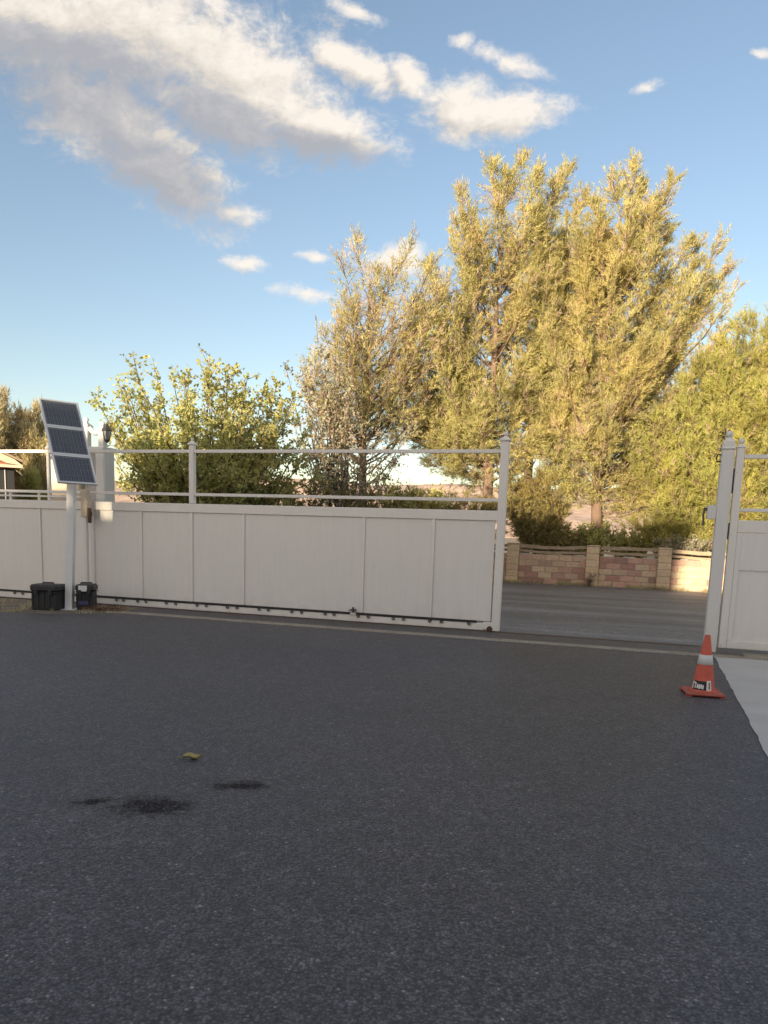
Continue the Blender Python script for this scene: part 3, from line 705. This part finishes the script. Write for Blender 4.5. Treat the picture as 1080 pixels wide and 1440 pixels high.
def tree(name, label, cat, x, y, tips, style, seed, group=None, infill=60, start=1.2, trunk_r=.16, top=None, mat=None, bark=None,
         twigs=60, blades=20, spread=.5, bl=(.09, .18), bw=.019, depth=.8, upsweep=.85, dry=0, lean=0.0, tl=(.30, .80), low=0.0):
    rs = np.random.RandomState(seed)
    root = empty(name, (x, y, 0), 0, label, cat, group)
    tips = [np.array((dx, rs.uniform(-.35, .35)*min(1.5, abs(dx)+.5), z)) for dx, z in tips]
    H = top or max(t_[2] for t_ in tips)
    zmax = H
    # interior and back limbs inside the outline
    base = list(tips); nbase = len(base)
    zl = min(t_[2] for t_ in base); xs_ = np.array([t_[0] for t_ in base]); zs_ = np.array([t_[2] for t_ in base])
    zmin = max(start+.3+low, min(zl, start+.8)+low*.5)
    for _ in range(infill):
        z = zmin+(H*.90-zmin)*rs.rand()**.9
        win = max(.7, H*.10); near_ = np.abs(zs_-z) < win
        if not near_.any(): near_ = np.abs(zs_-z) < win*2.2
        if not near_.any(): continue
        xl, xr = min(-.15, xs_[near_].min()*.93), max(.15, xs_[near_].max()*.93)
        an = rs.rand()*6.283; q = rs.rand()**.45
        dx = (xl+xr)/2+(xr-xl)/2*math.cos(an)*q; dy = (xr-xl)/2*math.sin(an)*q*depth
        tips.append(np.array((dx, dy, z)))
    tips = [t_ for t_ in tips]
    # trunk
    wob = rs.randn(2)*.12
    def axis(z):
        u = np.clip(z/H, 0, 1); return np.array((lean*u+wob[0]*math.sin(u*3.1), wob[1]*math.sin(u*3.5), z))
    tm = MB(); nz = 14
    tzs = [H*.92*i/nz for i in range(nz+1)] if style == 'pine' else [start*1.25*i/6 for i in range(7)]
    tm.tube([axis(z) for z in tzs], [max(.018, trunk_r*(1.25 if i == 0 else 1)*(1-(.93 if style == 'pine' else .35)*z/max(tzs))) for i, z in enumerate(tzs)], 9)
    PB, TB, LB, DRY = [], [], [], []
    limbs = MB()
    for it_, ti in enumerate(tips):
        rad = math.hypot(ti[0], ti[1])
        if style == 'pine':
            za = max(start*rs.uniform(.8, 1.15), ti[2]-upsweep*rad-rs.uniform(.6, 1.3)); za = min(za, ti[2]-.4); za = max(za, start*.6)
        else:
            za = rs.uniform(start*.45, start*1.2)
        A = axis(za); B = ti
        C = A+(B-A)*np.array((.62, .62, .30 if style == 'pine' else .42))
        ts = np.linspace(0, 1, 9)[:, None]; cur = (1-ts)**2*A+2*ts*(1-ts)*C+ts**2*B
        wb = rs.randn(9, 3)*.03*ts*(1-ts)*4; cur = cur+wb
        Lr = np.linalg.norm(B-A); r0 = min(trunk_r*.32, .010+.009*Lr)
        limbs.tube([tuple(p) for p in cur], [max(.006, r0*(1-.85*u)) for u in np.linspace(0, 1, 9)], 5, cap=False)
        nt = int((1.6 if it_ < nbase and style == 'pine' else 1.0)*twigs*rs.uniform(.75, 1.25)*min(1.35, .45+Lr*.28))
        u = 1-(rs.rand(nt)**1.25)*.72
        u = np.clip(u, .2, 1)
        idx = u*8; i0 = np.minimum(idx.astype(int), 7); fr = (idx-i0)[:, None]
        pp = cur[i0]*(1-fr)+cur[i0+1]*fr; tg = unit(cur[i0+1]-cur[i0])
        rnd = unit(rs.randn(nt, 3))
        wgt = spread*1.9*(1.15-.75*u)[:, None]
        td = unit(tg*.55+rnd*wgt*1.45+np.array((0, 0, .42 if style == 'pine' else .12)))
        tlen = rs.uniform(tl[0], tl[1], nt)*(1.25-.55*u)
        isdry = rs.rand(nt) < dry
        for q in range(0, nt):
            if q % 3 == 0: limbs.tube([tuple(pp[q]), tuple(pp[q]+td[q]*tlen[q])], [.008, .003], 3, cap=False)
            k = blades
            w = (rs.uniform(.38, 1.0, k) if style == 'pine' else rs.uniform(.15, 1.0, k))[:, None]
            bp_ = pp[q]+td[q]*tlen[q]*w+rs.randn(k, 3)*.022
            bd_ = unit(td[q]*(.85 if style == 'pine' else .5)+rs.randn(k, 3)*(.5 if style == 'pine' else .9)+np.array((0, 0, .15)))
            PB.append(bp_); TB.append(bd_); DRY.append(np.full(k, isdry[q]))
    tm.build('trunk', bark or M_bark, root)
    lo = limbs.build('limbs', bark or M_bark, root)
    PB = np.concatenate(PB); TB = np.concatenate(TB); DRY = np.concatenate(DRY)
    n = len(PB); Lh = rs.uniform(bl[0], bl[1], n); Wd = bw*rs.uniform(.7, 1.3, n)
    shape = 'needle' if style == 'pine' else 'leaf'
    kk = ~DRY
    link_mesh('crown', leaf_mesh('crown', PB[kk], TB[kk], Lh[kk], Wd[kk], mat or M_pine, seed, shape), root)
    if DRY.any():
        o = link_mesh('dry_foliage', leaf_mesh('dry_foliage', PB[DRY], TB[DRY], Lh[DRY], Wd[DRY]*.8, M_dryp, seed+1, shape), root)
    return root

T1 = [(-0.35, 8.11), (-0.73, 7.67), (0.92, 8.2), (0.56, 7.71), (0.16, 7.49), (1.48, 7.8), (1.81, 7.29), (-1.13, 6.06), (-0.8, 6.73), (-1.38, 5.55), (1.35, 6.79), (-0.83, 4.57), (-1.19, 4.89), (0.86, 6.12), (0.41, 6.6), (1.24, 5.3), (0.65, 4.61), (-0.36, 6.58), (0.0, 5.93), (-0.51, 5.41), (0.37, 5.27), (-0.91, 3.88), (0.76, 3.94), (-1.54, 4.8)]
T2 = [(-1.33, 11.27), (-1.39, 10.27), (-0.41, 12.09), (0.52, 12.41), (0.92, 11.74), (0.13, 11.91), (-0.86, 10.29), (-0.14, 10.91), (-1.09, 8.45), (-2.2, 9.13), (-2.38, 8.0), (-2.55, 6.74), (-1.7, 7.4), (-2.06, 5.49), (-1.17, 5.51), (-0.68, 8.87), (0.34, 9.92), (-0.18, 7.65), (0.86, 8.51), (-1.01, 6.79), (-2.01, 4.41), (-1.34, 4.22)]
T2b = [(0.71, 12.87), (0.29, 12.3), (1.32, 12.22), (-0.11, 11.55), (0.84, 10.94), (0.22, 9.84), (-0.9, 9.37), (1.55, 10.53), (-1.21, 6.71), (0.13, 7.65), (1.01, 8.34), (1.43, 9.01), (-0.34, 5.84), (0.68, 6.32)]
T3 = [(0.19, 12.77), (-0.36, 12.45), (0.52, 12.23), (1.2, 12.04), (0.86, 11.66), (1.62, 11.1), (2.11, 10.55), (2.22, 9.81), (0.53, 10.82), (-0.12, 10.59), (1.54, 9.37), (3.35, 9.81), (2.89, 9.41), (3.34, 9.0), (2.63, 8.54), (3.26, 7.92), (2.15, 7.66), (-1.83, 5.78), (-1.31, 4.91), (-2.09, 4.43), (-0.68, 5.82), (0.93, 5.87), (1.73, 4.55), (2.68, 6.81), (-1.48, 4.0), (1.11, 3.63), (-0.2, 8.67), (-0.35, 7.59), (0.82, 7.19)]
T4 = [(-0.48, 7.82), (-1.03, 7.51), (-0.08, 7.44), (0.16, 8.04), (-1.4, 7.0), (-1.76, 6.38), (-2.3, 5.35), (-2.42, 4.31), (0.5, 6.85), (1.05, 5.66), (-1.92, 3.49), (-2.38, 2.64), (-1.32, 3.93), (-0.63, 5.6), (-0.09, 4.39), (-0.77, 2.69), (-1.88, 1.8), (0.6, 3.99), (1.45, 4.02), (0.09, 2.71)]
T2b += [(1.9, 11.2), (2.1, 9.8), (1.9, 8.0), (1.7, 6.6), (1.5, 5.6), (2.3, 7.2), (-1.0, 7.9)]
T3 += [(-1.5, 10.4), (-1.7, 8.9), (-2.2, 7.6), (-2.4, 6.3), (-1.0, 11.4), (1.8, 3.3), (2.3, 3.9), (1.2, 2.8), (-.9, 3.3), (2.9, 5.2), (3.1, 6.2), (-1.6, 3.1)]
T2 += [(1.5, 10.6), (1.6, 9.2), (1.4, 7.6), (1.0, 6.2), (.9, 5.2), (.5, 4.4)]
T2 += [(-2.3, 4.9), (-2.6, 5.8), (-1.7, 3.9), (1.3, 4.3), (.2, 3.6), (1.9, 5.0), (-.7, 3.7), (-2.7, 7.4), (1.7, 6.6)]
T2 += [(-1.9, 3.5), (-1.1, 3.3), (-2.4, 4.2), (-.4, 3.0), (1.0, 3.4), (1.7, 4.0), (-2.9, 5.0)]
T3 += [(-1.9, 3.4), (-1.2, 2.8), (1.4, 2.4), (2.2, 2.6), (.7, 2.4), (-.4, 2.7), (2.7, 3.2), (3.0, 3.8)]
T4 += [(-3.5, 2.6), (-3.6, 3.6), (-3.3, 1.7), (-2.9, 1.3), (-3.5, 4.5), (-2.2, 1.4)]
T3 += [(-2.6, 5.2), (2.9, 4.4), (0.1, 3.2), (-2.5, 4.2), (3.3, 5.4), (3.6, 7.0)]
T1 += [(1.7, 5.9), (1.9, 6.6), (1.5, 4.9), (1.1, 4.2), (-1.5, 5.2)]
T4 += [(-2.9, 4.0), (-3.2, 3.1), (-3.0, 2.3), (-2.7, 1.6), (-2.4, 5.9), (-3.0, 4.9)]
TA = [(-0.03, 4.73), (0.43, 4.33), (-1.21, 4.39), (-0.71, 4.3), (-1.71, 4.06), (-2.15, 3.7), (0.71, 4.27), (1.14, 3.87), (1.57, 3.68), (-1.43, 3.72), (-0.43, 4.1), (1.87, 3.41), (-2.01, 3.29), (-1.95, 2.73), (-1.89, 2.17), (-1.15, 3.18), (-0.72, 3.47), (0.0, 3.77), (0.57, 3.51), (1.29, 3.25), (1.88, 2.85), (2.03, 2.43), (-0.14, 2.79), (-1.16, 2.47), (0.72, 2.81), (1.45, 2.27)]
TB_ = [(-1.34, 4.77), (-1.03, 4.81), (-0.73, 5.79), (-1.02, 4.21), (-0.77, 3.76), (-0.34, 5.58), (-1.16, 3.6), (1.14, 3.05), (1.43, 3.68), (-0.6, 3.0), (0.83, 2.74), (0.19, 2.87), (-0.57, 5.12), (-0.32, 4.53), (-0.92, 2.99)]
TJ = [(-0.58, 3.49), (-1.0, 3.15), (-0.02, 3.29), (0.67, 2.77), (-1.3, 2.71), (0.93, 2.24), (-0.31, 2.74), (-0.84, 2.29), (0.28, 2.11)]
PG = 'tall pines behind the block wall'
tree('pine_tree', 'slender pine with thin pinkish upper twigs, left of the other pines', 'pine tree', -.59, 23, [(a*1.21, 1.4+(b-1.4)*1.21) for a, b in T1], 'pine', 11, PG, infill=60, start=3.6, trunk_r=.17, dry=.33, blades=11, twigs=42, top=9.3)
tree('pine_tree', 'tall pine whose orange-lit trunk stands just left of the gate end post', 'pine tree', 3.25, 24, T2, 'pine', 12, PG, infill=70, start=3.6, trunk_r=.21, dry=.12, top=12.2, low=.3)
tree('pine_tree', 'tall pine wedged between its two biggest neighbours, trunk hidden low down', 'pine tree', 4.60, 24.5, [(a*.96, 1.4+(b-1.4)*.96) for a, b in T2b], 'pine', 13, PG, infill=52, start=4.0, trunk_r=.19, dry=.12, top=12.0, low=.5)
tree('pine_tree', 'broadest pine with dark fork showing above the middle of the block wall', 'pine tree', 6.80, 23.6, [(a*.944, 1.4+(b-1.4)*.944) for a, b in T3], 'pine', 14, PG, infill=112, start=3.0, trunk_r=.21, dry=.12, top=11.6)
tree('pine_tree', 'shorter bushy green pine behind the gate post with boughs down to the wall', 'pine tree', 11.07, 23, T4, 'pine', 15, PG, infill=200, start=1.0, trunk_r=.2, mat=M_pineg, dry=.06, top=7.7, twigs=60, low=-.6)
tree('leafy_tree', 'round yellow-green broadleaf tree rising behind the left half of the gate', 'tree', -3.51, 15.5, TA, 'leafy', 21, None, infill=95, start=1.3, trunk_r=.11, mat=M_bush, bark=M_barkd, twigs=30, blades=10, spread=.55, bl=(.05, .10), bw=.05, tl=(.18, .5), depth=1.0)
tree('leafy_tree', 'thin grey-green tree with sparse leaves beside the slender pine', 'tree', -1.05, 20.5, [(a*1.206, 1.4+(b-1.4)*1.206) for a, b in TB_], 'leafy', 22, None, infill=26, start=1.7, trunk_r=.10, mat=M_sage, bark=M_barkd, twigs=20, blades=8, depth=.5, spread=.6, bl=(.06, .11), bw=.055, tl=(.2, .55))
tree('juniper_bush', 'dark olive bush over the wall right of the gate end post', 'bush', 4.78, 23.5, TJ, 'pine', 23, None, infill=70, start=.6, trunk_r=.12, mat=M_olive, bark=M_barkd, twigs=34, blades=13, spread=.6, tl=(.15, .4), upsweep=.5)
tree('leafy_shrub', 'loose yellow-green shrub behind the gate rails between the slender pine and the orange trunk', 'bush', 1.0, 20.2, [(random.uniform(-1.2, 1.2), random.uniform(2.0, 3.0)) for _ in range(20)], 'leafy', 75, None, infill=40, start=.6, trunk_r=.05, mat=M_bush, bark=M_barkd, twigs=20, blades=8, spread=.6, bl=(.05, .1), bw=.05, tl=(.15, .4), depth=.5)
# golden brush far left
random.seed(31)
for i, (bx, by, hh, lab) in enumerate([(-15.6, 29, 5.9, 'tall dry golden brush at the far left picture edge'), (-14.7, 31, 5.8, 'tallest dry golden brush over the left end of the gate'), (-13.1, 30, 4.9, 'dry golden brush just left of the solar panel')]):
    tp = [(random.uniform(-1.3, 1.3), hh*random.uniform(.72, 1.0)) for _ in range(26)]
    tree('dry_brush', lab, 'bush', bx, by, tp, 'pine', 40+i, 'dry golden brush on the left', infill=90, start=.8, trunk_r=.08, mat=M_gold, bark=M_bark, twigs=34, blades=10, spread=.3, upsweep=1.4, bl=(.12, .3), bw=.03, top=hh*.8)
tree('yellow_shrub', 'small yellow-green shrub beside the red brick house', 'bush', -11.6, 25, [(random.uniform(-.25, .25), random.uniform(1.8, 2.75)) for _ in range(12)], 'pine', 50, None, infill=14, start=.3, trunk_r=.05, mat=M_pineg, twigs=16, spread=.3, top=2.5)
tree('dark_shrub', 'dark shrub in the shade between the brick house and the cream pier', 'bush', -11.4, 27.5, [(random.uniform(-1.2, 1.3), random.uniform(2.2, 3.6)) for _ in range(18)], 'pine', 51, None, infill=24, start=.4, trunk_r=.06, mat=M_olive, twigs=20, spread=.5, top=3)
# hedges / scrub low down
tree('hedge', 'dark clipped hedge seen through the gate rails behind the slender pine', 'hedge', .6, 20.6, [(x, 2.35+random.uniform(-.1, .05)) for x in np.linspace(-1.9, 2.9, 22)], 'pine', 52, None, infill=100, start=.5, trunk_r=.1, mat=M_olive, twigs=30, blades=12, spread=.6, top=2.3, tl=(.1, .3), depth=.25)
tree('hedge', 'dark low shrub under the yellow-green tree behind the gate', 'hedge', -2.2, 17.2, [(x, 2.35+random.uniform(-.15, .1)) for x in np.linspace(-2.0, 1.0, 16)], 'leafy', 53, None, infill=50, start=.6, trunk_r=.08, mat=M_olive, twigs=22, blades=9, spread=.6, top=2.3, bl=(.06, .1), bw=.05, tl=(.1, .35), depth=.4)
scr = [(5.5, 23.2, 'small dark scrub bush above the wall between the first two pillars'), (6.3, 23.3, 'small scrub bush under the broadest pine, left of its trunk'), (7.7, 23.4, 'small scrub bush under the broadest pine, right of its trunk'), (8.9, 23.0, 'green scrub bush behind the third wall pillar')]
for i, (bx, by, lab) in enumerate(scr):
    tree('scrub_bush', lab, 'bush', bx, by, [(random.uniform(-.85, .85), random.uniform(1.3, 1.8)) for _ in range(18)], 'leafy', 60+i, 'scrub behind the block wall', infill=40, start=.4, trunk_r=.04, mat=M_olive if i == 0 else M_bush, bark=M_barkd, twigs=20, blades=8, spread=.6, bl=(.05, .1), bw=.045, tl=(.15, .35))
tree('overhanging_bush', 'grey-green bush drooping over the wall rails beside the sunlit blocks', 'bush', 8.45, 21.15, [(-.65, 1.35), (-.3, 1.2), (0, 1.25), (.3, 1.1), (.55, 1.3), (.2, 1.45), (-.2, 1.5), (.75, 1.5), (-.45, 1.1)], 'leafy', 70, None, infill=26, start=.5, trunk_r=.04, mat=M_sage, bark=M_barkd, twigs=20, blades=9, spread=.6, bl=(.05, .1), bw=.04, tl=(.12, .3), depth=.5)
tree('weed', 'little reddish weed growing at the foot of the second wall pillar', 'weed', W(.97, 11.22).x, W(.97, 11.22).y, [(random.uniform(-.14, .14), random.uniform(.15, .36)) for _ in range(10)], 'leafy', 71, None, infill=5, start=.1, trunk_r=.012, mat=M_dryp, twigs=9, blades=7, spread=.6, bl=(.03, .06), bw=.025, tl=(.04, .1))

# dry grass: wall foot and the verge by the battery cases
def grass(name, label, pts, h, mat, seed):
    rs = np.random.RandomState(seed); P_ = np.array(pts); n = len(P_)
    T_ = unit(np.stack([rs.randn(n)*.45, rs.randn(n)*.45, np.ones(n)], 1))
    o = link_mesh(name, leaf_mesh(name, P_, T_, rs.uniform(h*.4, h, n), np.full(n, .012), mat, seed)); tag(o, label, 'grass', kind='stuff')
rs = np.random.RandomState(9)
pts = []
for _ in range(9000):
    s = rs.uniform(-2, 7); d = 11.30+min(.3, abs(rs.randn())*.10)-.12; dens_ = .5+.5*math.sin(s*3.1)+.3*math.sin(s*9.7)
    if rs.rand() < dens_: q = W(s, d); pts.append((q.x, q.y, 0))
grass('dry_grass', 'dry grass and weeds along the foot of the block wall', pts, .16, M_gold, 1)
pts = []
for _ in range(5200):
    s = rs.uniform(-11, -5.6); d = rs.uniform(-2.2, -.3); lim = -1.0+(s+5.7)*.55
    if d > lim-.05 and (math.sin(s*5)+math.sin(s*11+d*6)+rs.randn()*.5) > .5: q = W(s, d); pts.append((q.x, q.y, 0))
grass('verge_grass', 'sparse dry grass on the dirt verge at the left', pts, .09, M_gold, 2)

# ------------------------------------------------------------------ brick house at the left edge
M_hbrick, t, b = new_mat('red_house_brick'); p = objco(t)
bt = t.node('ShaderNodeTexBrick'); mp = t.node('ShaderNodeMapping'); t.l.new(p, mp.inputs[0]); mp.inputs['Rotation'].default_value = (R(90), 0, 0); t.l.new(mp.outputs[0], bt.inputs['Vector'])
bt.inputs['Scale'].default_value = 4.5; bt.inputs['Color1'].default_value = (.42, .13, .07, 1); bt.inputs['Color2'].default_value = (.32, .09, .05, 1); bt.inputs['Mortar'].default_value = (.35, .25, .18, 1)
t.l.new(bt.outputs[0], b.inputs['Base Color']); b.inputs['Roughness'].default_value = .9
house = empty('brick_house', (-10.6, 22, 0), R(29), 'red brick house corner with cream gable trim at the left picture edge', 'house')
MB().prism([(-6.5, 0), (-.12, 0), (-.12, 2.86), (-3.3, 4.1), (-6.5, 2.86)], 0, 5).build('wall', M_hbrick, house)
mb = MB()
tri = [(.06, 2.90), (-.10, 3.10), (-3.3, 4.45), (-6.7, 3.10), (-6.9, 2.90), (-3.3, 4.22)]
mb.prism([(.08, 2.90), (-.12, 3.06), (-3.3, 4.42), (-3.3, 4.20), (-.30, 2.94)], -.25, -.02).prism([(-6.7, 2.90), (-3.3, 4.20), (-3.3, 4.42), (-6.7, 3.1)], -.25, -.02)
mb.box(-6.6, .08, -.30, -.02, 2.82, 2.90); mb.build('fascia', M_stucco, house)
mb = MB(); mb.prism([(.10, 2.98), (-3.3, 4.46), (-6.8, 2.98), (-6.8, 3.04), (-3.3, 4.54), (.10, 3.04)], -.3, 5.2); mb.build('roof', M_timber, house)
m, t, b = new_mat('dark_window'); b.inputs['Base Color'].default_value = (.035, .035, .036, 1); b.inputs['Roughness'].default_value = .4
win = MB().box(-.62, -.13, -.012, -.003, 1.7, 2.78).build('window', m, house)
mb = MB(); mb.box(-.64, -.62, -.03, -.001, 1.68, 2.8); mb.box(-.38, -.36, -.03, -.013, 1.7, 2.78); mb.build('frame', M_gate2, win)

# ------------------------------------------------------------------ unseen building added behind the viewer to shade the yard
bld = empty('added_shade_building', (0, -16.4, 0), 0, 'long flat-roofed stucco building added unseen behind the viewpoint to shade the whole yard', 'building')
# parapet profile, dips shaped to let sun patches through: (x0, x1, height)
prof = [(-60, -25.6, 7.6), (-25.6, -24.95, 6.05), (-24.95, -23.6, 6.4), (-23.6, -22.60, 7.3), (-22.60, -22.08, 5.86), (-22.08, -21.9, 7.6), (-21.9, -14.35, 7.7), (-14.35, -12.0, 5.30), (-12.0, 34, 7.9)]
Yf = -18.0; Yb = -18.45
for x0, x1, hh in prof:
    MB().box(x0+.001, x1-.001, Yb+16.4, Yf+16.4, 0, hh).build('wall', M_stucco, bld)
    MB().box(x0+.003, x1-.003, Yf+16.4+.001, Yf+16.4+.06, hh-.16, hh-.002).build('parapet_trim', M_greystucco, bld)
MB().box(-22.60+.001, -22.08-.001, Yb+16.4, Yf+16.4, 6.03, 7.4).build('wall', M_stucco, bld)  # upper piece leaves a slot shaped to drop a sun patch on the gate
MB().box(-60, 34, -26+16.4, Yb+16.4-.002, 0, 4.4).build('wall', M_stucco, bld)
for i in range(20):
    x = -50+i*4.1
    for z in (1.0, 4.0):
        w_ = MB().box(x, x+1.5, Yf+16.4+.003, Yf+16.4+.03, z, z+1.3).build('window', m, bld)
